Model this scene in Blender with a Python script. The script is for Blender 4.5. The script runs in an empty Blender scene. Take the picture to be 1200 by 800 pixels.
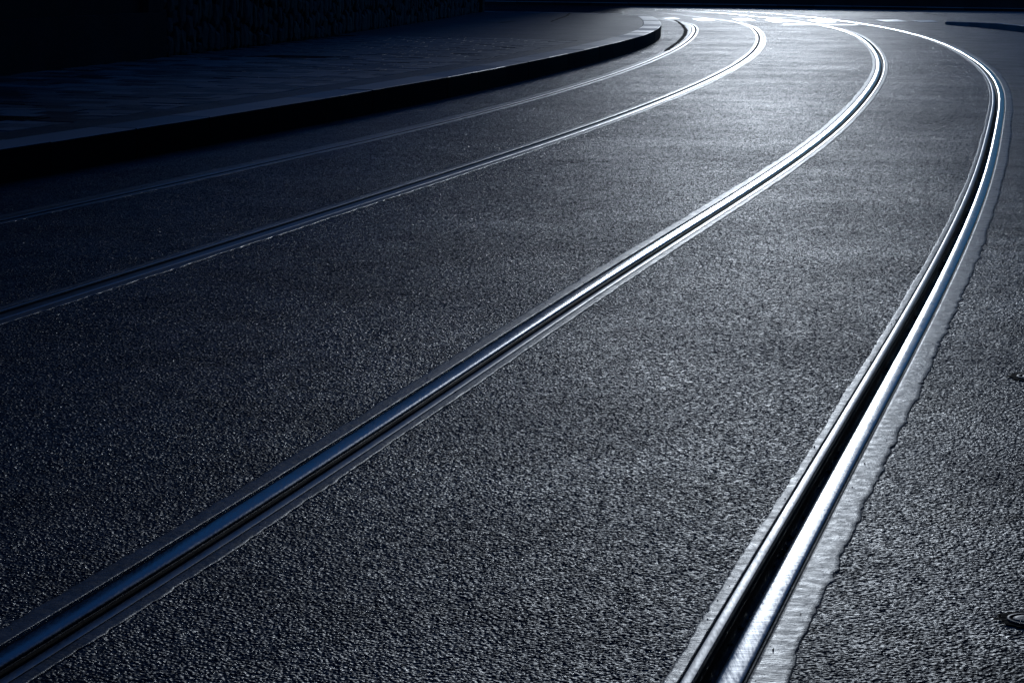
import bpy, bmesh, math, random
import numpy as np
from mathutils import Vector, Matrix, noise
R = math.radians
scene = bpy.context.scene
COL = scene.collection
random.seed(7)

# ------------------------------------------------------------------ camera
F_PX, HOR, ROLL, CAM_H = 2900.0, -49.08, 0.01402, 1.4834
pitch = math.atan((400 - HOR) / F_PX)
cam = bpy.data.cameras.new('camera')
cam.sensor_width = 36.0
cam.lens = 36.0 * F_PX / 1200.0
cam.clip_start = 0.1
cam.clip_end = 3000
cam_ob = bpy.data.objects.new('camera', cam)
COL.objects.link(cam_ob)
fwd = Vector((0, math.cos(pitch), -math.sin(pitch)))
up0 = Vector((0, math.sin(pitch), math.cos(pitch)))
rt0 = Vector((1, 0, 0))
rt = rt0 * math.cos(ROLL) + up0 * math.sin(ROLL)
up = up0 * math.cos(ROLL) - rt0 * math.sin(ROLL)
m = Matrix.Identity(4)
for i in range(3):
    m[i][0], m[i][1], m[i][2] = rt[i], up[i], -fwd[i]
m.translation = (0, 0, CAM_H)
cam_ob.matrix_world = m
scene.camera = cam_ob

# ------------------------------------------------------------------ light
SUN_AZ, SUN_EL = 5.7, 6.3
scene.view_settings.view_transform = 'Standard'
scene.view_settings.look = 'None'
scene.view_settings.exposure = -2.66
scene.view_settings.gamma = 1.0
world = bpy.data.worlds.new("World")
scene.world = world
world.use_nodes = True
wn = world.node_tree
bg = wn.nodes['Background']
sky = wn.nodes.new('ShaderNodeTexSky')
sky.sky_type = 'NISHITA'
sky.sun_disc = False
sky.sun_elevation = R(SUN_EL)
sky.sun_rotation = R(SUN_AZ)
sky.air_density = 1.0
sky.dust_density = 0.0
sky.ozone_density = 4.0
tint = wn.nodes.new('ShaderNodeMix')          # cold white balance of the whole sky
tint.data_type = 'RGBA'
tint.blend_type = 'MULTIPLY'
tint.inputs[0].default_value = 1.0
tint.inputs[7].default_value = (.50, 1.15, 2.0, 1)
wn.links.new(sky.outputs[0], tint.inputs[6])
wn.links.new(tint.outputs[2], bg.inputs[0])
bg.inputs[1].default_value = 0.15
sun = bpy.data.lights.new('sun', 'SUN')
sun.energy = 2.0
sun.angle = R(5)
sun.color = (0.83, 0.91, 1.0)
sun_ob = bpy.data.objects.new('sun', sun)
COL.objects.link(sun_ob)
sd = Vector((math.sin(R(SUN_AZ)) * math.cos(R(SUN_EL)), math.cos(R(SUN_AZ)) * math.cos(R(SUN_EL)), math.sin(R(SUN_EL))))
sun_ob.rotation_euler = sd.to_track_quat('Z', 'Y').to_euler()
sun_ob.location = (20, 60, 30)


# ------------------------------------------------------------------ helpers
def link(name, me, mat=None, parent=None, smooth=False):
    if isinstance(me, bmesh.types.BMesh):
        d = bpy.data.meshes.new(name)
        me.to_mesh(d)
        me.free()
        me = d
    if mat is not None and len(me.materials) == 0:
        me.materials.append(mat)
    if smooth:
        for p in me.polygons:
            p.use_smooth = True
    o = bpy.data.objects.new(name, me)
    COL.objects.link(o)
    if parent is not None:
        o.parent = parent
    return o


def grid_mesh(name, rows, mat=None, parent=None, smooth=True, close=False):
    """rows: array (n, k, 3) of cross-sections, lofted into one sheet"""
    rows = np.asarray(rows, float)
    n, k = rows.shape[:2]
    v = rows.reshape(-1, 3)
    f = []
    kk = k if close else k - 1
    for i in range(n - 1):
        for j in range(kk):
            a, b = i * k + j, i * k + (j + 1) % k
            f.append((a, b, b + k, a + k))
    if close:
        f.append(tuple(range(k))[::-1])
        f.append(tuple((n - 1) * k + j for j in range(k)))
    me = bpy.data.meshes.new(name)
    me.from_pydata(v.tolist(), [], f)
    bm = bmesh.new()
    bm.from_mesh(me)
    bmesh.ops.recalc_face_normals(bm, faces=bm.faces)
    if not close:
        s = sum(fc.normal.z * fc.calc_area() for fc in bm.faces)
        if s < 0:
            bmesh.ops.reverse_faces(bm, faces=bm.faces)
    bm.to_mesh(me)
    bm.free()
    return link(name, me, mat, parent, smooth)


def empty(name, loc, label, cat, group=None):
    o = bpy.data.objects.new(name, None)
    COL.objects.link(o)
    o.location = loc
    o['label'] = label
    o['category'] = cat
    if group:
        o['group'] = group
    o.empty_display_size = 0.3
    return o


def structure(o):
    o['kind'] = 'structure'
    return o


def poly(P, z, name, mat, parent=None):
    me = bpy.data.meshes.new(name)
    me.from_pydata([(x, y, z) for x, y in P], [], [list(range(len(P)))])
    if me.polygons[0].normal.z < 0:
        me.flip_normals()
    return link(name, me, mat, parent)


def box_bm(bm, x0, x1, y0, y1, z0, z1, M=None):
    vs = [bm.verts.new(Vector(c)) for c in ((x0, y0, z0), (x1, y0, z0), (x1, y1, z0), (x0, y1, z0),
                                             (x0, y0, z1), (x1, y0, z1), (x1, y1, z1), (x0, y1, z1))]
    for q in ((0, 3, 2, 1), (4, 5, 6, 7), (0, 1, 5, 4), (1, 2, 6, 5), (2, 3, 7, 6), (3, 0, 4, 7)):
        bm.faces.new([vs[i] for i in q])
    if M is not None:
        for v in vs:
            v.co = M @ v.co
    return vs


# ------------------------------------------------------------------ materials
def mat(name, col, rough=.6, metal=0., spec=.5):
    M = bpy.data.materials.new(name)
    M.use_nodes = True
    nt = M.node_tree
    b = nt.nodes['Principled BSDF']
    b.inputs['Base Color'].default_value = (*col, 1)
    b.inputs['Roughness'].default_value = rough
    b.inputs['Metallic'].default_value = metal
    b.inputs['Specular IOR Level'].default_value = spec
    return M, nt, b


def nd(nt, t, **kw):
    n = nt.nodes.new(t)
    for k, v in kw.items():
        if k in n.inputs:
            n.inputs[k].default_value = v
        else:
            setattr(n, k, v)
    return n


def noise_tex(nt, vec, scale, detail=2., rough=.5):
    n = nd(nt, 'ShaderNodeTexNoise')
    n.inputs['Scale'].default_value = scale
    n.inputs['Detail'].default_value = detail
    n.inputs['Roughness'].default_value = rough
    nt.links.new(vec, n.inputs['Vector'])
    return n.outputs['Fac']


def ramp(nt, fac, stops):
    r = nd(nt, 'ShaderNodeValToRGB')
    e = r.color_ramp.elements
    e[0].position, e[0].color = stops[0][0], (*stops[0][1], 1)
    e[1].position, e[1].color = stops[-1][0], (*stops[-1][1], 1)
    for p, c in stops[1:-1]:
        x = e.new(p)
        x.color = (*c, 1)
    nt.links.new(fac, r.inputs[0])
    return r.outputs[0]


def maprange(nt, fac, a, b, c, d):
    n = nd(nt, 'ShaderNodeMapRange')
    for i, v in zip((1, 2, 3, 4), (a, b, c, d)):
        n.inputs[i].default_value = v
    nt.links.new(fac, n.inputs[0])
    return n.outputs[0]


def math_n(nt, op, a, b):
    n = nd(nt, 'ShaderNodeMath', operation=op)
    for i, v in enumerate((a, b)):
        if isinstance(v, (int, float)):
            n.inputs[i].default_value = v
        else:
            nt.links.new(v, n.inputs[i])
    return n.outputs[0]


def bump(nt, b, h, dist, strength=1., prev=None):
    n = nd(nt, 'ShaderNodeBump')
    n.inputs['Distance'].default_value = dist
    n.inputs['Strength'].default_value = strength
    nt.links.new(h, n.inputs['Height'])
    if prev is not None:
        nt.links.new(prev, n.inputs['Normal'])
    if b is not None:
        nt.links.new(n.outputs[0], b.inputs['Normal'])
    return n.outputs[0]


def pos(nt, scale=(1, 1, 1), rot=0.):
    g = nd(nt, 'ShaderNodeNewGeometry')
    mp = nd(nt, 'ShaderNodeMapping')
    mp.inputs['Scale'].default_value = scale
    mp.inputs['Rotation'].default_value = (0, 0, rot)
    nt.links.new(g.outputs['Position'], mp.inputs['Vector'])
    return mp.outputs[0]


def asphalt(name, base=(.035, .037, .042), cell=95., depth=.0026, rough=.425, spec=.42, facet=.52, displace=False, lo=.5, patch=(.8, 1.2)):
    M, nt, b = mat(name, base, rough, 0, spec)
    p = pos(nt)
    vo = nd(nt, 'ShaderNodeTexVoronoi', feature='SMOOTH_F1')
    vo.inputs['Scale'].default_value = cell
    vo.inputs['Smoothness'].default_value = .35
    vo.inputs['Randomness'].default_value = 1.
    nt.links.new(p, vo.inputs['Vector'])
    stone = maprange(nt, vo.outputs['Distance'], .1, .75, 1., 0.)
    pick = noise_tex(nt, p, cell * .55, 2.)
    h = math_n(nt, 'MULTIPLY', stone, maprange(nt, pick, .3, .7, .25, 1.))
    fine = noise_tex(nt, p, cell * 3.2, 2.)
    h = math_n(nt, 'ADD', h, math_n(nt, 'MULTIPLY', fine, .22))
    und = noise_tex(nt, p, 3.2, 3.)
    nb = bump(nt, None, und, .006, .25)
    if displace:
        M.displacement_method = 'BOTH'
        dn = nd(nt, 'ShaderNodeDisplacement')
        dn.inputs['Midlevel'].default_value = 1.15
        dn.inputs['Scale'].default_value = depth
        nt.links.new(h, dn.inputs['Height'])
        nt.links.new(dn.outputs[0], nt.nodes['Material Output'].inputs['Displacement'])
        bn = nb
    else:
        bn = bump(nt, None, h, depth, 1., nb)
    # every grain of aggregate has its own broken face: tilt the normal grain by grain
    def grains(sc, amp, prev):
        v = nd(nt, 'ShaderNodeTexVoronoi', feature='F1')
        v.inputs['Scale'].default_value = sc
        nt.links.new(p, v.inputs['Vector'])
        a = nd(nt, 'ShaderNodeVectorMath', operation='SUBTRACT')
        nt.links.new(v.outputs['Color'], a.inputs[0])
        a.inputs[1].default_value = (.5, .5, .5)
        m2 = nd(nt, 'ShaderNodeVectorMath', operation='MULTIPLY')
        nt.links.new(a.outputs[0], m2.inputs[0])
        m2.inputs[1].default_value = (amp, amp, 0)
        ad = nd(nt, 'ShaderNodeVectorMath', operation='ADD')
        nt.links.new(prev, ad.inputs[0])
        nt.links.new(m2.outputs[0], ad.inputs[1])
        return ad.outputs[0]
    g = grains(cell * 1.5, facet, bn)
    g = grains(cell * 3.3, facet * .6, g)
    g = grains(cell * .62, facet * .45, g)
    g = grains(cell * .25, facet * .22, g)
    nz = nd(nt, 'ShaderNodeVectorMath', operation='NORMALIZE')
    nt.links.new(g, nz.inputs[0])
    nt.links.new(nz.outputs[0], b.inputs['Normal'])
    big = noise_tex(nt, p, .6, 4., .6)
    mid = noise_tex(nt, p, 6., 3., .6)
    k = math_n(nt, 'MULTIPLY', maprange(nt, big, .3, .7, *patch), maprange(nt, mid, .3, .7, .85, 1.15))
    k = math_n(nt, 'MULTIPLY', k, maprange(nt, pick, .25, .75, .6, 1.5))
    mx = nd(nt, 'ShaderNodeMix', data_type='RGBA', blend_type='MULTIPLY')
    mx.inputs[0].default_value = 1
    mx.inputs[6].default_value = (*base, 1)
    nt.links.new(k, mx.inputs[7])
    nt.links.new(mx.outputs[2], b.inputs['Base Color'])
    stain = noise_tex(nt, p, 1.7, 6., .65)
    nt.links.new(maprange(nt, stain, .42, .6, spec * 1.15, spec * lo), b.inputs['Specular IOR Level'])
    nt.links.new(maprange(nt, big, .3, .7, rough - .03, rough + .07), b.inputs['Roughness'])
    return M


ASPHALT = asphalt('road_asphalt', (.019, .024, .034), 110., displace=True)
OLD_ASPHALT = asphalt('old_road_asphalt', (.032, .036, .043), 98., .0022, .43, .4, .42, displace=True, lo=.3, patch=(.35, 1.5))
PAVE_ASPHALT = asphalt('pavement_asphalt', (.09, .092, .097), 130., .002, .5, .5, .3)


def sealant_mat():
    M, nt, b = mat('joint_mastic', (.12, .122, .126), .5)
    p = pos(nt)
    h = math_n(nt, 'ADD', noise_tex(nt, p, 45., 4., .65), math_n(nt, 'MULTIPLY', noise_tex(nt, pos(nt, (1, 6, 1), R(-14)), 40., 2.), .8))
    bump(nt, b, h, .0035, .9)
    nt.links.new(ramp(nt, noise_tex(nt, p, 7., 6., .7), [(.34, (.05, .052, .056)), (.5, (.16, .163, .17)), (.68, (.25, .253, .26))]), b.inputs['Base Color'])
    nt.links.new(maprange(nt, noise_tex(nt, p, 25., 3.), .3, .7, .34, .5), b.inputs['Roughness'])
    return M


SEALANT = sealant_mat()


def steel_mat(name, col, r0, r1, bd=.0006):
    M, nt, b = mat(name, col, r0, 1.)
    p = pos(nt)
    fine = noise_tex(nt, pos(nt, (1, .12, 1), R(-8)), 180., 3.)
    rip = noise_tex(nt, pos(nt, (.15, 1, 1)), 38., 2.)
    nt.links.new(maprange(nt, math_n(nt, 'ADD', fine, math_n(nt, 'MULTIPLY', noise_tex(nt, p, 5., 5., .7), .9)), .6, 1.3, r0 * .85, r1 * 1.15), b.inputs['Roughness'])
    bump(nt, b, math_n(nt, 'ADD', math_n(nt, 'MULTIPLY', fine, .4), rip), bd, .6)
    nt.links.new(ramp(nt, noise_tex(nt, p, 14., 3.), [(.3, tuple(c * .8 for c in col)), (.7, col)]), b.inputs['Base Color'])
    return M


STEEL = steel_mat('polished_rail_steel', (.26, .262, .27), .17, .26)
LIP_STEEL = steel_mat('worn_lip_steel', (.25, .25, .255), .3, .42)
MID_STEEL = steel_mat('half_worn_rail_steel', (.2, .2, .21), .3, .42)
DULL_STEEL = steel_mat('dull_rail_steel', (.2, .2, .21), .34, .46)
GROOVE = steel_mat('dirty_groove_steel', (.06, .055, .05), .5, .7, .002)


def stone_mat(name, a, c, rough=.6, sc=60., bd=.0015, spec=.5):
    M, nt, b = mat(name, a, rough, 0, spec)
    p = pos(nt)
    oi = nd(nt, 'ShaderNodeObjectInfo')
    f = math_n(nt, 'ADD', math_n(nt, 'MULTIPLY', noise_tex(nt, p, sc, 4., .7), .45), math_n(nt, 'MULTIPLY', oi.outputs['Random'], .55))
    nt.links.new(ramp(nt, f, [(.25, a), (.75, c)]), b.inputs['Base Color'])
    nt.links.new(maprange(nt, oi.outputs['Random'], 0, 1, rough - .1, rough + .1), b.inputs['Roughness'])
    bump(nt, b, noise_tex(nt, p, sc * 1.5, 4., .7), bd, .8)
    return M


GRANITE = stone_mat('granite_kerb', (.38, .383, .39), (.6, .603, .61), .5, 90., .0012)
SHADED_FACE = stone_mat('shaded_face_granite', (.02, .02, .021), (.05, .05, .052), .85, 30., .003, .15)  # kerb faces turned from the sun: their shade painted in as near-black stone
SLAB = stone_mat('slate_slab', (.03, .033, .038), (.45, .455, .47), .58, 40., .0012)
RUBBLE = stone_mat('rubble_stone', (.05, .052, .056), (.13, .13, .135), .75, 14., .012, .3)
MORTAR, _n, _b = mat('dark_mortar', (.035, .035, .037), .9, 0, .2)
bump(_n, _b, noise_tex(_n, pos(_n), 40., 4.), .006)
JOINT, _n, _b = mat('joint_sand', (.02, .02, .021), .85, 0, .3)
bump(_n, _b, noise_tex(_n, pos(_n), 150., 3.), .003)
TAR, _n, _b = mat('crack_filler', (.006, .006, .007), .9, 0, .15)
bump(_n, _b, noise_tex(_n, pos(_n), 60., 3.), .003)
PAINT, _n, _b = mat('white_road_paint', (.7, .71, .72), .3)
_p = pos(_n)
_n.links.new(ramp(_n, noise_tex(_n, _p, 16., 5., .7), [(.30, (.2, .2, .21)), (.42, (.62, .63, .64))]), _b.inputs['Base Color'])
bump(_n, _b, noise_tex(_n, _p, 120., 2.), .001)
FACADE, _n, _b = mat('dark_render', (.06, .058, .06), .85, 0, .2)
_n.links.new(ramp(_n, noise_tex(_n, pos(_n), 1.3, 5.), [(.3, (.045, .044, .046)), (.7, (.075, .073, .075))]), _b.inputs['Base Color'])
bump(_n, _b, noise_tex(_n, pos(_n), 50., 4.), .004)
IRON, _n, _b = mat('cast_iron', (.06, .06, .063), .5, .7)
bump(_n, _b, noise_tex(_n, pos(_n), 120., 3.), .0012)

# ------------------------------------------------------------------ curves
FIT = {"A": {"q": [-2.85219, 13.670275, 0.252592, 0.001053, -0.004465, -0.006693, -0.004876, -0.00439, -0.004448, -0.004086, -0.004227, -0.005343, -0.008762, -0.014033, -0.019728], "L": 55.395}, "B": {"q": [-2.140095, 10.084862, 0.235678, -0.002147, -0.000862, -0.003618, -0.004242, -0.00352, -0.004927, -0.004413, -0.004618, -0.005222, -0.006067, -0.007013, -0.007866], "L": 59.869}, "C": {"q": [-1.084777, 4.854261, 0.248845, -0.01285, 0.004388, -0.00323, -0.005515, -0.002132, -0.004588, -0.004763, -0.003008, -0.006836, -0.011547, -0.013857, -0.015817], "L": 63.416}, "D": {"q": [0.412266, 5.007194, 0.230341, 0.002814, -0.002793, -0.003272, -0.000303, -0.005906, -0.005948, -0.003659, -0.00633, -0.008197, -0.010604, -0.014993, -0.019843], "L": 67.918}, "K": {"q": [-3.337008, 15.840082, 0.256858, -0.000801, -0.003282, -0.005292, -0.005435, -0.003816, -0.002844, -0.00462, -0.009013, -0.011538, -0.010241, -0.007107, -0.003742], "L": 41.531}}


def curve(key, radius, back, tail=40., end_deg=-92.):
    """traced curve, run straight back behind the camera and turned off to the left at its far end"""
    q, L = FIT[key]['q'], FIT[key]['L']
    n, kn = 1200, len(q) - 3
    k = np.interp(np.linspace(0, 1, n), np.linspace(0, 1, kn), q[3:])
    ds = L / (n - 1)
    h = q[2] + np.concatenate([[0], np.cumsum((k[1:] + k[:-1]) / 2 * ds)])
    hm = (h[1:] + h[:-1]) / 2
    x = q[0] + np.concatenate([[0], np.cumsum(np.sin(hm) * ds)])
    y = q[1] + np.concatenate([[0], np.cumsum(np.cos(hm) * ds)])
    P = np.stack([x, y], 1)
    b = np.arange(back, 0, -.05)
    P0 = P[0] - b[:, None] * np.array([math.sin(h[0]), math.cos(h[0])])
    pts, hh, c = [], h[-1], P[-1].copy()
    while hh > R(end_deg):
        hh -= .05 / radius
        c = c + .05 * np.array([math.sin(hh), math.cos(hh)])
        pts.append(c.copy())
    for _ in range(int(tail / .25)):
        c = c + .25 * np.array([math.sin(hh), math.cos(hh)])
        pts.append(c.copy())
    return np.vstack([P0, P, np.array(pts)])


def arc(P):
    return np.concatenate([[0], np.cumsum(np.linalg.norm(np.diff(P, axis=0), axis=1))])


def resample(P, s):
    a = arc(P)
    return np.stack([np.interp(s, a, P[:, 0]), np.interp(s, a, P[:, 1])], 1)


def normals(P):
    """unit normals to the left of travel"""
    T = np.gradient(P, axis=0)
    T /= np.maximum(np.linalg.norm(T, axis=1), 1e-9)[:, None]
    return np.stack([-T[:, 1], T[:, 0]], 1)


def smooth(P, it=4):
    P = P.copy()
    for _ in range(it):
        P[1:-1] = (P[:-2] + 2 * P[1:-1] + P[2:]) / 4
    return P


def nearest(P, Q, win=None):
    out = np.empty_like(P)
    for i, p in enumerate(P):
        d = ((Q - p) ** 2).sum(1)
        out[i] = Q[d.argmin()]
    return out


Dc = curve('D', 8.0, 14.)
sD = np.arange(0, arc(Dc)[-1] - .3, .25)
Dst = smooth(resample(Dc, sD))
Nd = normals(Dst)
RAIL = {'D': Dst}
for key, g in (('C', 1.40), ('B', 3.42), ('A', 4.82)):
    own = curve(key, 60., 16., tail=5., end_deg=-12.)
    off = Dst + Nd * g
    near = nearest(off, own)
    w = np.clip((off[:, 1] - 56.) / 12., 0, 1)
    w = w * w * (3 - 2 * w)
    past = np.maximum.accumulate(off[:, 1]) >= 68.
    w[past] = 1.
    RAIL[key] = smooth(off * w[:, None] + near * (1 - w[:, None]), 6)


def offs(P, d):
    return P + normals(P) * d


def dense(P, Ymax_fine=26.):
    """finer stations in the part near the camera"""
    a = arc(P)
    i = int(np.argmax(P[:, 1] > 4.)), int(np.argmax(P[:, 1] > Ymax_fine))
    s = np.concatenate([a[:i[0]], np.arange(a[i[0]], a[i[1]], .035), a[i[1]:]])
    return smooth(resample(P, s), 3)


def z3(P, z):
    return np.concatenate([P, np.full((len(P), 1), z)], 1)


HEAD, LIP = 0.094, 0.056        # how far the rail channel reaches from the groove centre
# outward = +1 where the running head is right of the groove (B, D), -1 where it is left (A, C)
SIDE = {'A': 1, 'B': -1, 'C': 1, 'D': -1}       # sign of the head side along the left normal


def edge(key, leftside):
    w = HEAD if (SIDE[key] > 0) == leftside else LIP
    return offs(RAIL[key], w if leftside else -w)


# ------------------------------------------------------------------ road, ground
gr = poly([(-900, -300), (900, -300), (900, 1500), (-900, 1500)], -.09, 'ground', JOINT)
structure(gr)
Kc = curve('K', 2.6, 30., tail=30., end_deg=-90.)
Kc = smooth(resample(Kc, np.arange(0, arc(Kc)[-1], .1)), 6)
HK = .22


def sub(a, b, n):
    t = np.linspace(0, 1, n)[None, :, None]
    return z3f(a)[:, None] * (1 - t) + z3f(b)[:, None] * t


def z3f(P):
    return z3(P, 0.)


strips = []
for l, r_ in (('A', 'B'), ('B', 'C'), ('C', 'D')):
    strips.append(sub(edge(l, False), edge(r_, True), 4))
Ae = edge('A', True)
Kn = nearest(Ae, Kc)
Kn = offs_k = Kn + 0.0
strips.append(sub(Kn, Ae, 4))
De = edge('D', False)
strips.append(sub(De, offs(Dst, -30.), 12))
V, Fc = [], []
N_NEW = 0
for i_s, S in enumerate(strips):
    if i_s == 4:
        N_NEW = len(Fc)
    n, k = S.shape[:2]
    o0 = len(V)
    V += S.reshape(-1, 3).tolist()
    for i in range(n - 1):
        for j in range(k - 1):
            a = o0 + i * k + j
            Fc.append((a, a + 1, a + 1 + k, a + k))
me = bpy.data.meshes.new('road')
me.from_pydata(V, [], Fc)
me.update()
me.materials.append(ASPHALT)
me.materials.append(OLD_ASPHALT)
for p_ in me.polygons:
    if p_.index >= N_NEW:
        p_.material_index = 1
flip = [p.index for p in me.polygons if p.normal.z < 0]
if flip:
    bm = bmesh.new()
    bm.from_mesh(me)
    bm.faces.ensure_lookup_table()
    bmesh.ops.reverse_faces(bm, faces=[bm.faces[i] for i in flip])
    bm.to_mesh(me)
    bm.free()
road = structure(link('road', me, ASPHALT))
sm = road.modifiers.new('fine grain', 'SUBSURF')
sm.subdivision_type = 'SIMPLE'
scene.cycles.feature_set = 'EXPERIMENTAL'
scene.cycles.dicing_rate = 1.0
scene.cycles.offscreen_dicing_scale = 8.0
scene.cycles.max_subdivisions = 10
road.cycles.use_adaptive_subdivision = True

# ------------------------------------------------------------------ rails
RL = {'A': 'steel grooved tram rail nearest the raised pavement kerb',
      'B': 'thin dark grooved tram rail, second one out from the pavement kerb',
      'C': 'shiny grooved tram rail sweeping up the middle of the road',
      'D': 'bright outermost tram rail with a wide ragged mastic band on its outer side'}


def sweep(P, prof, s, name, m_, parent, close=True):
    N = normals(P) * s
    rows = np.zeros((len(P), len(prof), 3))
    for j, (u, z) in enumerate(prof):
        rows[:, j, :2] = P + N * u
        rows[:, j, 2] = z
    return grid_mesh(name, rows, m_, parent, True, close)


def wobble(x, seed, amp):
    k = .25 + 2.2 * abs(noise.noise(Vector((x * 1.9, seed, 5))))
    return amp * (.6 * noise.noise(Vector((x * .7, seed, 0))) + .4 * noise.noise(Vector((x * 3.1, seed, 3))) + k * .35 * noise.noise(Vector((x * 11., seed, 7))) + k * .5 * noise.noise(Vector((x * 24.3, seed, 9))) + .3 * noise.noise(Vector((x * 60., seed, 2))))


for key in 'ABCD':
    P = dense(RAIL[key])
    s = SIDE[key]
    t = empty('tram_rail', (0, 0, 0), RL[key], 'tram rail', 'tram rails set in the road')
    head = [(.018, -.04), (.0185, -.012), (.0205, -.006), (.026, -.001), (.034, .0012), (.052, .002), (.070, .0018), (.079, .0008), (.0835, -.0018), (.085, -.008), (.085, -.07), (.04, -.07)]
    if key in 'AB':      # less worn: squarer gauge corner
        head[:6] = [(.018, -.04), (.0181, -.0025), (.0188, -.0005), (.0205, .0008), (.034, .0016), (.052, .002)]
    sweep(P, head, s, 'rail_head', {'A': DULL_STEEL, 'B': MID_STEEL}.get(key, STEEL), t)
    lip = [(-.018, -.04), (-.0182, -.003), (-.0195, .0005), (-.023, .0018), (-.043, .0018), (-.046, .0008), (-.0475, -.004), (-.0475, -.07), (-.03, -.07)]
    sweep(P, lip, s, 'guard_lip', LIP_STEEL, t)
    gf = [(.0174, -.019 if key in 'CD' else -.0012), (.0172, -.030), (.014, -.041), (.006, -.046), (-.006, -.046), (-.014, -.041), (-.0172, -.030), (-.0174, -.006), (-.0175, -.068), (.0175, -.068)]
    sweep(P, gf, s, 'groove_floor', GROOVE, t)
    a = arc(P)
    # mastic bands either side, ragged at their outer edge
    for side, w0, sd_, am in ((1, {'A': .055, 'B': .05, 'C': .055, 'D': .08}[key], 3.3, .024 if key == 'D' else .016), (-1, {'A': .02, 'B': .028, 'C': .034, 'D': .03}[key], 8.1, .013)):
        u0 = .0905 if side > 0 else -.050
        N = normals(P) * s
        rows = np.zeros((len(P), 7, 3))
        for i in range(len(P)):
            far_widen = 1.
            if key == 'A' and side > 0:
                far_widen = 1. + 1.3 * max(0., min(1., (P[i, 1] - 44.) / 12.))
            w = max(.012, w0 * far_widen + wobble(a[i], sd_ + ord(key), am))
            u1 = u0 + side * w
            for j, (f_, z) in enumerate(((0, -.06), (0, .0010), (.1, .0014), (.35, .0015), (.8, .0013), (.95, .0008), (1., -.0015))):
                rows[i, j, :2] = P[i] + N[i] * (u0 + (u1 - u0) * f_)
                rows[i, j, 2] = z + (.0007 * noise.noise(Vector((a[i] * 9., j * 2.1, ord(key)))) if 1 < j < 6 else 0)
        so = grid_mesh('joint_sealant', rows, SEALANT, t)
    # bedding that closes the channel beneath the rail
    sweep(P, [(-.06, -.072), (.1, -.072)], s, 'rail_bed', JOINT, t, False)

# grit and small debris lying in the grooves and along the mastic
def pebble(bm, c, r):
    q = [Vector((random.gauss(0, 1), random.gauss(0, 1), random.gauss(0, .6))).normalized() * r * random.uniform(.7, 1.2) for _ in range(7)]
    vs = [bm.verts.new(Vector(c) + v) for v in q]
    bmesh.ops.convex_hull(bm, input=vs)


for rail_ob, key in zip([o for o in scene.objects if o.name.startswith('tram_rail')], 'ABCD'):
    bm = bmesh.new()
    P = dense(RAIL[key])
    N = normals(P) * SIDE[key]
    idx = [i for i in range(len(P)) if 5. < P[i, 1] < 34.]
    for _ in range({'A': 120, 'B': 160, 'C': 260, 'D': 420}[key]):
        i = random.choice(idx)
        clump = noise.noise(Vector((P[i, 1] * 1.3, ord(key), 0))) > .0
        n_ = 4 if clump else 1
        for _k in range(n_):
            u = random.gauss(0, .008)
            c = P[i] + N[i] * u + np.array([random.gauss(0, .02), random.gauss(0, .02)]) * .5
            pebble(bm, (c[0], c[1], -.043), random.uniform(.002, .007))
    for _ in range({'A': 60, 'B': 80, 'C': 160, 'D': 200}[key]):
        i = random.choice(idx)
        u = random.choice((.089 + abs(random.gauss(0, .03)), -.05 - abs(random.gauss(0, .02))))
        c = P[i] + N[i] * u
        pebble(bm, (c[0], c[1], .002), random.uniform(.0012, .0035))
    g_ = link('grit', bm, GROOVE, rail_ob)
    g_['kind'] = 'stuff'

# ------------------------------------------------------------------ kerb and pavement
KW = .36
aK = arc(Kc)
pave_z = HK
Kin = offs(Kc, KW + .004)


def clean_left(P):
    return P


# pavement body: from inner kerb edge to a line well behind the wall foot
def at_k(s, d=0.):
    """point and heading on the kerb line at arclength s, offset d to the left"""
    p = np.array([np.interp(s, aK, Kc[:, 0]), np.interp(s, aK, Kc[:, 1])])
    q = np.array([np.interp(s + .05, aK, Kc[:, 0]), np.interp(s + .05, aK, Kc[:, 1])])
    T = (q - p) / np.linalg.norm(q - p)
    return p + d * np.array([-T[1], T[0]]), math.atan2(T[0], T[1]), T


S0 = 30.0                        # arclength where the traced kerb starts (y = 16.5)
S_SLAB_END = 30.0 + 24.0
# base: slabbed zone (lower, joints show) and smooth asphalt zone
s1 = np.arange(4., S_SLAB_END + .01, .5)
rows = []
for s in s1:
    a0, _, _ = at_k(s, KW)
    b0, _, _ = at_k(s, 7.2)
    rows.append([(*a0, HK - .013), (*b0, HK - .013)])
pavement = structure(grid_mesh('pavement', rows, JOINT, None, False))
# smooth asphalt beyond the slabs, closed by the kerb's corner
i1 = np.searchsorted(aK, S_SLAB_END)
inner = [tuple(at_k(s, KW)[0]) for s in np.arange(S_SLAB_END + .004, aK[-1] - .2, .25)]
far_left = inner[-1]
first_l = tuple(at_k(S_SLAB_END + .004, 7.2)[0])
outline = inner + [(far_left[0], first_l[1] - 8), (first_l[0], first_l[1] - 8), first_l]
bm = bmesh.new()
vs = [bm.verts.new((x, y, HK - .004)) for x, y in outline]
f = bm.faces.new(vs)
bmesh.ops.triangulate(bm, faces=[f])
for fc in bm.faces:
    if fc.normal.z < 0:
        fc.normal_flip()
link('asphalt_surface', bm, PAVE_ASPHALT, pavement)
# strip of asphalt between kerb and slabs
STRIP = .34
rows = []
for s in s1:
    a0, _, _ = at_k(s, KW + .004)
    b0, _, _ = at_k(s, KW + STRIP)
    rows.append([(*a0, HK - .006), (*b0, HK - .006)])
grid_mesh('edge_strip', rows, PAVE_ASPHALT, pavement, False)


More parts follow.
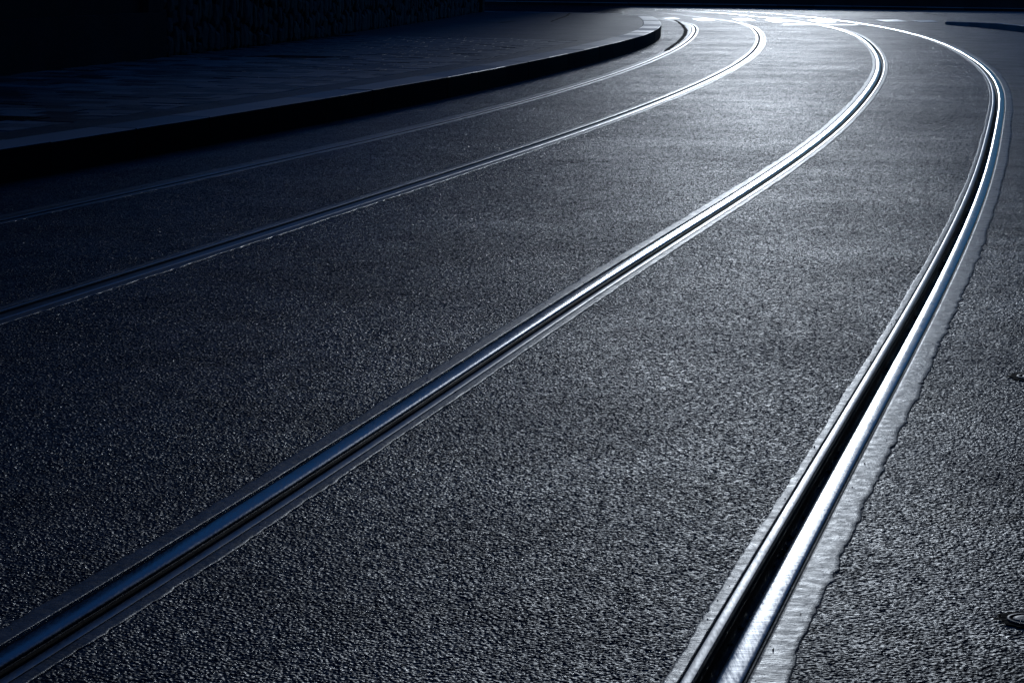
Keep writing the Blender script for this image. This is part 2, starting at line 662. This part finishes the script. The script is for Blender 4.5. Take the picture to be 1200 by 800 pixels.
# kerb stones
def kerb_stone(sa, sb, i):
    n = max(2, int((sb - sa) / .2) + 1)
    dz = random.uniform(-.003, .003)
    sx = random.uniform(-.003, .003)
    rows = []
    b = .012
    for s in np.linspace(sa + .008, sb - .008, n):
        prof = [(0.012, -.1), (0.0, HK * .5), (0.001, HK - b), (.004, HK - b * .35), (b, HK), (KW - .01, HK), (KW, HK - .008), (KW, -.1)]
        r = []
        for u, z in prof:
            p, _, _ = at_k(s, u + sx + (.002 * noise.noise(Vector((s * 6, u * 9, i))) if z > 0 else 0))
            r.append((p[0], p[1], z + dz + (.0015 * noise.noise(Vector((s * 7, u * 30, i + .5))) if z > .1 else 0)))
        rows.append(r)
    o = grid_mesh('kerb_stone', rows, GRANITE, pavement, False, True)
    o.data.materials.append(SHADED_FACE)  # upright faces get the near-black colour that stands for shade
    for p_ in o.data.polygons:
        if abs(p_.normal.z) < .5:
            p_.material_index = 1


s = 12.0
i = 0
while s < aK[-1] - 26:
    bend = s > S0 + 39.9
    step = .55 if bend else 1.45
    kerb_stone(s, s + step, i)
    s += step
    i += 1
# kerb backing under the stones
rows = []
for s in np.arange(4., aK[-1] - .3, .25):
    a0, _, _ = at_k(s, .015)
    b0, _, _ = at_k(s, KW - .004)
    rows.append([(*a0, -.08), (*a0, HK - .02), (*b0, HK - .02)])
grid_mesh('kerb_bed', rows, JOINT, pavement, False)

# paving slabs
PITCH = .36


def slab_mesh(k):
    rnd = random.Random(k)
    bm = bmesh.new()
    w = PITCH - .010
    vs = box_bm(bm, -w / 2, w / 2, -w / 2, w / 2, -.03, 0)
    top = [f for f in bm.faces if f.normal.z > .5 or all(v.co.z > -.001 for v in f.verts)]
    bmesh.ops.bevel(bm, geom=[e for e in bm.edges if all(v.co.z > -.001 for v in e.verts)], offset=.003, segments=1, affect='EDGES')
    for v in bm.verts:
        v.co.x += rnd.uniform(-.0015, .0015)
        v.co.y += rnd.uniform(-.0015, .0015)
    me = bpy.data.meshes.new('paving_slab')
    bm.to_mesh(me)
    bm.free()
    me.materials.append(SLAB)
    return me


slabs = [slab_mesh(k) for k in range(6)]
WALL_D = 4.2                    # wall foot, metres left of the kerb face
cand = []
nrow = int((S_SLAB_END - 14.) / PITCH)
for r_i in range(nrow):
    s = S_SLAB_END - .18 - r_i * PITCH
    ncol = int((WALL_D + .3 - KW - STRIP) / PITCH)
    for c_i in range(-1, ncol):
        d = KW + STRIP + (c_i + .5 + (.5 if r_i % 2 else 0)) * PITCH
        half = abs(d - KW - STRIP) < .01
        if half:
            d += PITCH * .25
        if d < KW + STRIP + PITCH * .2 or d > WALL_D + .2:
            continue
        p, hd, T = at_k(s, d)
        # drains and covers keep their own hole
        Mx = Matrix.Translation((p[0], p[1], HK - .004 + random.uniform(-.0025, .0025))) @ Matrix.Rotation(-hd, 4, 'Z') @ \
            Matrix.Rotation(random.gauss(0, .009), 4, 'X') @ Matrix.Rotation(random.gauss(0, .006), 4, 'Y') @ Matrix.Diagonal((.5 if half else 1., 1, 1, 1))
        cand.append((p[0], p[1], Mx))


COVERS = [(-2.75, 31.4, .9, .55, 'dark rectangular inspection cover set in the slabs towards the stone wall'),
          (-3.87, 19.0, .45, .45, 'rough square drain grating near the left end of the kerb')]


def in_cover(x, y):
    for cx, cy, w, h, _ in COVERS:
        if abs(x - cx) < w / 2 + .1 and abs(y - cy) < h / 2 + .1:
            return True
    return False


def pix(x, y, z=0.):
    d = Vector((x, y, z - CAM_H))
    zc = d.dot(fwd)
    if zc < .1:
        return None
    return 600 + F_PX * d.dot(rt) / zc, 400 - F_PX * d.dot(up) / zc


vis, rest = [], []
for x, y, Mx in cand:
    if in_cover(x, y):
        continue
    p = pix(x, y, HK)
    if p and -15 < p[0] < 1200 and p[1] > -5:
        vis.append((y, Mx))
    else:
        rest.append(Mx)
vis.sort(key=lambda t_: t_[0])
print('slabs in view', len(vis), 'rest', len(rest))
for k, (y, Mx) in enumerate(vis[:300]):
    o = link('paving_slab', slabs[k * 7 % 6], None, pavement)
    o.matrix_world = Mx
bm = bmesh.new()
for k, Mx in enumerate([t_[1] for t_ in vis[300:]] + rest):
    tmp = bmesh.new()
    tmp.from_mesh(slabs[k % 6])
    tmp.transform(Mx)
    md = bpy.data.meshes.new('t')
    tmp.to_mesh(md)
    tmp.free()
    bm.from_mesh(md)
    bpy.data.meshes.remove(md)
so = link('far_paving_slabs', bm, SLAB, pavement)
so['kind'] = 'stuff'

for cx, cy, w, h, lab in COVERS:
    _, hd, _ = at_k(S0 + (cy - 16.5), 0)
    t = empty('inspection_cover', (cx, cy, HK - .005), lab, 'manhole cover' if w > .6 else 'drain grate')
    t.rotation_euler.z = -hd
    bm = bmesh.new()
    e = .03
    for q in ((-w / 2, w / 2, -h / 2, -h / 2 + e), (-w / 2, w / 2, h / 2 - e, h / 2), (-w / 2, -w / 2 + e, -h / 2 + e + .001, h / 2 - e - .001), (w / 2 - e, w / 2, -h / 2 + e + .001, h / 2 - e - .001)):
        box_bm(bm, *q, -.02, .004)
    link('frame', bm, IRON, t)
    bm = bmesh.new()
    box_bm(bm, -w / 2 + e + .004, w / 2 - e - .004, -h / 2 + e + .004, h / 2 - e - .004, -.02, -.006)
    n = 9
    for a_ in range(int(n * w / h)):
        for b_ in range(n):
            px_, py_ = -w / 2 + e + .02 + a_ * (w - 2 * e - .04) / (n * w / h - 1), -h / 2 + e + .02 + b_ * (h - 2 * e - .04) / (n - 1)
            box_bm(bm, px_ - .012, px_ + .012, py_ - .009, py_ + .009, -.0059, .003)
    link('plate', bm, IRON, t)

# ------------------------------------------------------------------ stone wall, its end pier, the building
WALL0, WALL1 = S0 + 14.6, S0 + 42.9
wall = empty('stone_wall', (*at_k(WALL0, WALL_D)[0], HK), 'dark rubble stone wall along the back of the pavement', 'wall')


def wall_pt(s, d=0.):
    # straight-ish line behind the pavement, traced from the wall foot
    t = (s - WALL0) / (WALL1 - WALL0)
    P0, P1, P2 = np.array([-4.4, 30.7]), np.array([-2.27, 43.3]), np.array([-.89, 58.9])
    c = (1 - t) ** 2 * P0 + 2 * t * (1 - t) * P1 + t * t * P2
    T = 2 * (1 - t) * (P1 - P0) + 2 * t * (P2 - P1)
    T /= np.linalg.norm(T)
    return c + d * np.array([-T[1], T[0]]), math.atan2(T[0], T[1])


def to_parent(o, par):
    o.matrix_parent_inverse = par.matrix_world.inverted()


bpy.context.view_layer.update()
WH = 2.6
rows = []
for s in np.linspace(WALL0, WALL1 - .3, 40):
    a0, _ = wall_pt(s, .035)
    b0, _ = wall_pt(s, .6)
    rows.append([(*a0, 0), (*a0, WH), (*b0, WH), (*b0, 0)])
core = grid_mesh('core', rows, MORTAR, None, False, True)
core.parent = wall
core.matrix_parent_inverse = wall.matrix_world.inverted()


def rubble_mesh(k):
    rnd = random.Random(50 + k)
    bm = bmesh.new()
    bmesh.ops.create_icosphere(bm, subdivisions=2, radius=.5)
    for v in bm.verts:
        c = v.co
        m_ = max(abs(c.x), abs(c.y), abs(c.z))
        q = c * (.5 / m_)
        c2 = c.lerp(q, .72)
        n_ = noise.noise(Vector((c2.x * 3 + k * 7, c2.y * 3, c2.z * 3)))
        v.co = c2 * (1 + .16 * n_)
    me = bpy.data.meshes.new('stone')
    bm.to_mesh(me)
    bm.free()
    me.materials.append(RUBBLE)
    return me


rub = [rubble_mesh(k) for k in range(8)]
stones = []
s = WALL0
while s < WALL1 - .45:
    wcol = random.uniform(.16, .34)
    z = HK - .05
    while z < WH:
        hs = random.uniform(.18, .46)
        p, hd = wall_pt(s + wcol / 2, .02 + random.uniform(-.02, .02))
        Mx = Matrix.Translation((p[0], p[1], z + hs / 2)) @ Matrix.Rotation(-hd, 4, 'Z') @ Matrix.Rotation(random.gauss(0, .12), 4, 'X') @ \
            Matrix.Diagonal((.15, wcol * 1.02, hs * 1.0, 1))
        stones.append((z, p[1], Mx))
        z += hs
    s += wcol
stones.sort(key=lambda q: (q[0] > 1.0, q[1]))
print('stones', len(stones), sum(1 for q in stones if q[0] <= 1.0))
winv = wall.matrix_world.inverted()
for k, (z, y, Mx) in enumerate(stones[:300]):
    o = link('stone', rub[k * 5 % 8], None, wall)
    o.matrix_parent_inverse = winv
    o.matrix_world = Mx
bm = bmesh.new()
for k, (z, y, Mx) in enumerate(stones[300:]):
    tmp = bmesh.new()
    tmp.from_mesh(rub[k % 8])
    tmp.transform(Mx)
    md = bpy.data.meshes.new('t')
    tmp.to_mesh(md)
    tmp.free()
    bm.from_mesh(md)
    bpy.data.meshes.remove(md)
o = link('upper_stones', bm, RUBBLE, wall)
o.matrix_parent_inverse = winv
o['kind'] = 'stuff'
# squared pier at the wall's far end
p, hd = wall_pt(WALL1 - .08, .22)
Mx = Matrix.Translation((p[0], p[1], 0)) @ Matrix.Rotation(-hd, 4, 'Z')
pier = empty('wall_pier', (p[0], p[1], HK), 'dark square pier closing the far end of the rubble wall', 'pier')
bpy.context.view_layer.update()
bm = bmesh.new()
z = HK - .1
for k in range(9):
    e = random.uniform(-.004, .004)
    box_bm(bm, -.3 + e, .34 + e, -.23, .23 + e, z, z + .29, Mx)
    z += .305
o = link('block_courses', bm, FACADE, pier)
o.matrix_parent_inverse = pier.matrix_world.inverted()
bm = bmesh.new()
box_bm(bm, -.36, .4, -.29, .29, z, z + .12, Mx)
o = link('cap', bm, GRANITE, pier)
o.matrix_parent_inverse = pier.matrix_world.inverted()

# building to the left of the wall, in black shade
B1, hB = wall_pt(WALL0, 0)
bd = empty('building', (B1[0], B1[1], HK), 'black shaded building front left of the rubble wall', 'building')
bd.rotation_euler.z = -math.atan2(-(-9.2 + 4.55), (31.9 - 8.))
bd.rotation_euler.z = -math.atan2(4.65, 23.9)
# local: y runs along the front (towards the wall), x to the street
bm = bmesh.new()
box_bm(bm, -9, -.02, -34, -.01, -.1, 6.5)
link('front_wall', bm, FACADE, bd)
bm = bmesh.new()
box_bm(bm, -.018, .10, -34, 0., -.1, .55)
link('plinth', bm, FACADE, bd)
bm = bmesh.new()
box_bm(bm, -9.2, .22, -34, .0, 6.5, 6.8)
link('cornice', bm, FACADE, bd)
bm = bmesh.new()
box_bm(bm, -.018, .06, -.55, -.002, .552, 6.49)
link('corner_pilaster', bm, FACADE, bd)

# ------------------------------------------------------------------ far side of the street
FY = 80.6


def far_y(x):
    return FY - .012 * (x - 4) - .0015 * (x - 6) ** 2 * (x > 6)


fk = structure(grid_mesh('far_pavement', [[(x, far_y(x) + .3, .09), (x, far_y(x) + 1.6, .10)] for x in np.arange(-34, 40, 1.)], FACADE, None, False))
for x in np.arange(-24, 36, 1.2):
    y = far_y(x)
    bm = bmesh.new()
    box_bm(bm, 0.005, 1.195, 0, .297, -.08, .10, Matrix.Translation((x, y, 0)) @ Matrix.Rotation(math.atan2(far_y(x + 1.2) - y, 1.2), 4, 'Z'))
    bmesh.ops.bevel(bm, geom=[e for e in bm.edges if all(v.co.z > .09 for v in e.verts)], offset=.012, segments=1, affect='EDGES')
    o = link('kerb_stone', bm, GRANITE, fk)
    o.data.materials.append(SHADED_FACE)  # far kerb faces darkened the same way, shade put into the colour
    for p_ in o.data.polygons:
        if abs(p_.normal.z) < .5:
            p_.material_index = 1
fb = empty('building', (3.6, 82.4, .1), 'added black building front on the far side, shaped to shade the left of the road', 'building')  # added block; its height and right edge are set to shade the left
bpy.context.view_layer.update()
bm = bmesh.new()
box_bm(bm, -34, 3.7, 82.3, 92, -.1, 14)
o = link('front_wall', bm, FACADE, fb)  # front of the added block that shades the left of the road
o.matrix_parent_inverse = fb.matrix_world.inverted()
bm = bmesh.new()
box_bm(bm, -34, 3.8, 82.1, 82.297, -.1, .7)
o = link('plinth', bm, FACADE, fb)  # base of the same added block
o.matrix_parent_inverse = fb.matrix_world.inverted()
fw = empty('retaining_wall', (4, FY + 1.6, .1), 'long dark wall across the far side of the street', 'wall')
bpy.context.view_layer.update()
fi = fw.matrix_world.inverted()
rows = []
for x in np.arange(3.81, 40, 1.):
    y = far_y(x) + 1.6
    rows.append([(x, y, -.08), (x, y, .5), (x, y + .5, .5), (x, y + .5, -.08)])
o = grid_mesh('wall_face', rows, FACADE, None, False, True)
o.parent = fw
o.matrix_parent_inverse = fi
rows = []
for x in np.arange(3.81, 40, 1.):
    y = far_y(x) + 1.6
    rows.append([(x, y - .06, .502), (x, y - .06, .6), (x, y + .56, .61), (x, y + .56, .502)])
o = grid_mesh('coping', rows, FACADE, None, False, True)
o.parent = fw
o.matrix_parent_inverse = fi

# added unseen buildings, right of and behind the viewpoint, placed to block skylight
sb = empty('building', (10.4, 16, 0), 'added unseen dark building right of the street, blocking skylight', 'building')
bpy.context.view_layer.update()
bm = bmesh.new()
box_bm(bm, 10.4, 26, -20, 41, -.1, 22)
o = link('front_wall', bm, FACADE, sb)  # front of the added unseen building that blocks skylight
o.matrix_parent_inverse = sb.matrix_world.inverted()
bm = bmesh.new()
box_bm(bm, 10.3, 10.397, -20, 41, -.1, .6)
o = link('plinth', bm, GRANITE, sb)
o.matrix_parent_inverse = sb.matrix_world.inverted()
sb = empty('building', (0, -24, 0), 'added unseen dark building behind the viewpoint, shading the street', 'building')  # second added block, out of view, shading the street from behind
bpy.context.view_layer.update()
bm = bmesh.new()
box_bm(bm, -24, 26, -34, -24, -.1, 15)
o = link('front_wall', bm, FACADE, sb)
o.matrix_parent_inverse = sb.matrix_world.inverted()
bm = bmesh.new()
box_bm(bm, -24, 10.2, -23.997, -23.9, -.1, .6)
o = link('plinth', bm, GRANITE, sb)
o.matrix_parent_inverse = sb.matrix_world.inverted()

# ------------------------------------------------------------------ painted blocks of the crossing
PX = [(776, 21.2, 797, 22.8), (811, 22., 838, 24.6), (858, 22., 886, 25.), (896, 23.2, 925, 26.4), (946, 23.6, 981, 26.6), (1026, 23.2, 1064, 25.8), (1068, 24., 1102, 26.4)]


def ground(px, py, z=0.):
    d = fwd * F_PX + rt * (px - 600) + up * (400 - py)
    t = (z - CAM_H) / d.z
    return d.x * t, d.y * t


for x0, y0, x1, y1 in PX:
    xm = (x0 + x1) / 2
    sk = (x1 - x0) * .16
    q = [ground(x0, y0 + .4, .004), ground(x1 - sk * 2, y0, .004), ground(x1, y1 - .3, .004), ground(x0 + sk * 2, y1, .004)]
    bm = bmesh.new()
    c = np.mean(q, axis=0)
    ring = []
    for a_, b_ in zip(q, q[1:] + q[:1]):
        for t_ in (0, .25, .5, .75):
            w = np.array(a_) * (1 - t_) + np.array(b_) * t_
            w = w + (w - c) * random.uniform(-.035, .02)
            ring.append(bm.verts.new((w[0], w[1], .0042)))
    bm.faces.new(ring)
    ext = bmesh.ops.extrude_face_region(bm, geom=bm.faces[:])
    for v in [g for g in ext['geom'] if isinstance(g, bmesh.types.BMVert)]:
        v.co.z = .007
    bmesh.ops.recalc_face_normals(bm, faces=bm.faces)
    link('painted_block', bm, PAINT, road)
q = [ground(918, 28.2, .004), ground(1005, 28.9, .004), ground(1005, 29.8, .004), ground(918, 29.3, .004)]
poly(q, .005, 'painted_line', PAINT, road)


# ------------------------------------------------------------------ cracks
def crack(pts, width, name, par, z, seed):
    P = np.array(pts, float)
    a = arc(P)
    P = resample(P, np.arange(0, a[-1], .06))
    N = normals(P)
    a = arc(P)
    rows = []
    for i in range(len(P)):
        o_ = .035 * noise.noise(Vector((a[i] * 2.3, seed, 0))) + .02 * noise.noise(Vector((a[i] * 8, seed, 4)))
        w = width * (.55 + .6 * abs(noise.noise(Vector((a[i] * 5., seed, 8))) + .35)) * min(1, (i + 1) / 8, (len(P) - i) / 8)
        l, r2 = P[i] + N[i] * (o_ + w), P[i] + N[i] * (o_ - w)
        rows.append([(*l, z), (*r2, z)])
    return grid_mesh(name, rows, TAR, par, False)


crack([ground(*q) for q in ((780, 60.5), (787, 55), (796, 49), (802, 42), (804, 36), (800, 30), (794, 25.5), (790, 23.8))], .05, 'crack', road, .004, 1.)
crack([ground(*q) for q in ((1132, 34.5), (1134, 34.6), (1136, 34.9))], .06, 'crack', road, .004, 2.)
crack([ground(*q) for q in ((1082, 15.5), (1098, 17.8), (1112, 19.2))], .04, 'crack', road, .004, 3.)
for k, c_ in enumerate((((604, 25), (585, 27), (566, 26.5)), ((645, 26), (655, 22), (664, 19), (668, 15.5)), ((575, 21), (592, 20.5)), ((625, 13.6), (600, 15))), ):
    crack([ground(*q, z=HK) for q in c_], .03, 'crack', pavement, HK + .001, 5. + k)

# ------------------------------------------------------------------ traffic island on the right
isl = structure(bpy.data.objects.new('traffic_island', None))
COL.objects.link(isl)
nose = [(11.6, 62.8), (10.9, 62.6), (10.6, 62.), (10.75, 61.1), (11.05, 60.), (11.25, 58.), (11.4, 55.7), (11.7, 53.), (12.3, 49.)]
NP = smooth(resample(np.array(nose), np.arange(0, arc(np.array(nose))[-1], .15)), 3)
aN = arc(NP)
s = 0.
while s < aN[-1] - .8:
    rows = []
    for q in np.linspace(s + .004, s + .746, 5):
        p = resample(NP, np.array([q, min(q + .05, aN[-1])]))
        T = (p[1] - p[0]) / (np.linalg.norm(p[1] - p[0]) + 1e-9)
        N_ = np.array([-T[1], T[0]])
        c = p[0]
        hz = .05 + .085 * min(1., q / 5.)
        rows.append([(*(c + N_ * u), z) for u, z in ((0, -.05), (.005, hz - .012), (.02, hz), (.14, hz), (.15, -.05))])
    grid_mesh('kerb_stone', rows, GRANITE, isl, False, True)
    s += .75
rows = []
for q in np.arange(0, aN[-1], .5):
    c = resample(NP, np.array([q]))[0]
    hz = .045 + .08 * min(1., q / 5.)
    rows.append([(c[0] + .16, c[1] + .02, hz), (c[0] + 9, c[1] + 9., .12)])
grid_mesh('asphalt_surface', rows, PAVE_ASPHALT, isl, False)

# ------------------------------------------------------------------ small iron covers at the right edge
for (px_, py_), r_c, lab in (((1207, 726), .040, 'small round iron valve cover at the lower right edge of the road'),
                             ((1217, 442), .06, 'round iron valve cover sunk in the asphalt right of the outermost rail')):
    gx, gy = ground(px_, py_)
    t = empty('valve_cover', (gx, gy, 0), lab, 'valve cover', 'valve covers beside the outermost rail')
    bm = bmesh.new()
    n = 28
    prof = [(r_c * 1.35, -.001), (r_c * 1.3, .003), (r_c * 1.1, .0034), (r_c * 1.06, -.001), (r_c * 1.06, -.004)]
    rings = [[bm.verts.new((r0 * math.cos(2 * math.pi * a_ / n), r0 * math.sin(2 * math.pi * a_ / n), z_)) for a_ in range(n)] for r0, z_ in prof]
    for r1_, r2_ in zip(rings, rings[1:]):
        for a_ in range(n):
            bm.faces.new((r1_[a_], r1_[(a_ + 1) % n], r2_[(a_ + 1) % n], r2_[a_]))
    bmesh.ops.recalc_face_normals(bm, faces=bm.faces)
    link('rim', bm, IRON, t, True)
    bm = bmesh.new()
    prof = [(r_c * 1.0, -.001), (r_c * .97, .002), (r_c * .7, .0035), (r_c * .35, .004)]
    tr = bmesh.new()
    vs_ = [tr.verts.new(((r_c * 1.75 + .012 * math.sin(a_ * 1.7) + random.uniform(0, .008)) * math.cos(2 * math.pi * a_ / 40), (r_c * 1.75 + random.uniform(0, .01)) * math.sin(2 * math.pi * a_ / 40), .0009)) for a_ in range(40)]
    tr.faces.new(vs_)
    link('tar_collar', tr, TAR, t)
    rings = [[bm.verts.new((r0 * math.cos(2 * math.pi * a_ / n), r0 * math.sin(2 * math.pi * a_ / n), z_)) for a_ in range(n)] for r0, z_ in prof]
    for r1_, r2_ in zip(rings, rings[1:]):
        for a_ in range(n):
            bm.faces.new((r1_[a_], r1_[(a_ + 1) % n], r2_[(a_ + 1) % n], r2_[a_]))
    bm.faces.new(rings[-1])
    bmesh.ops.recalc_face_normals(bm, faces=bm.faces)
    link('lid', bm, IRON, t, True)
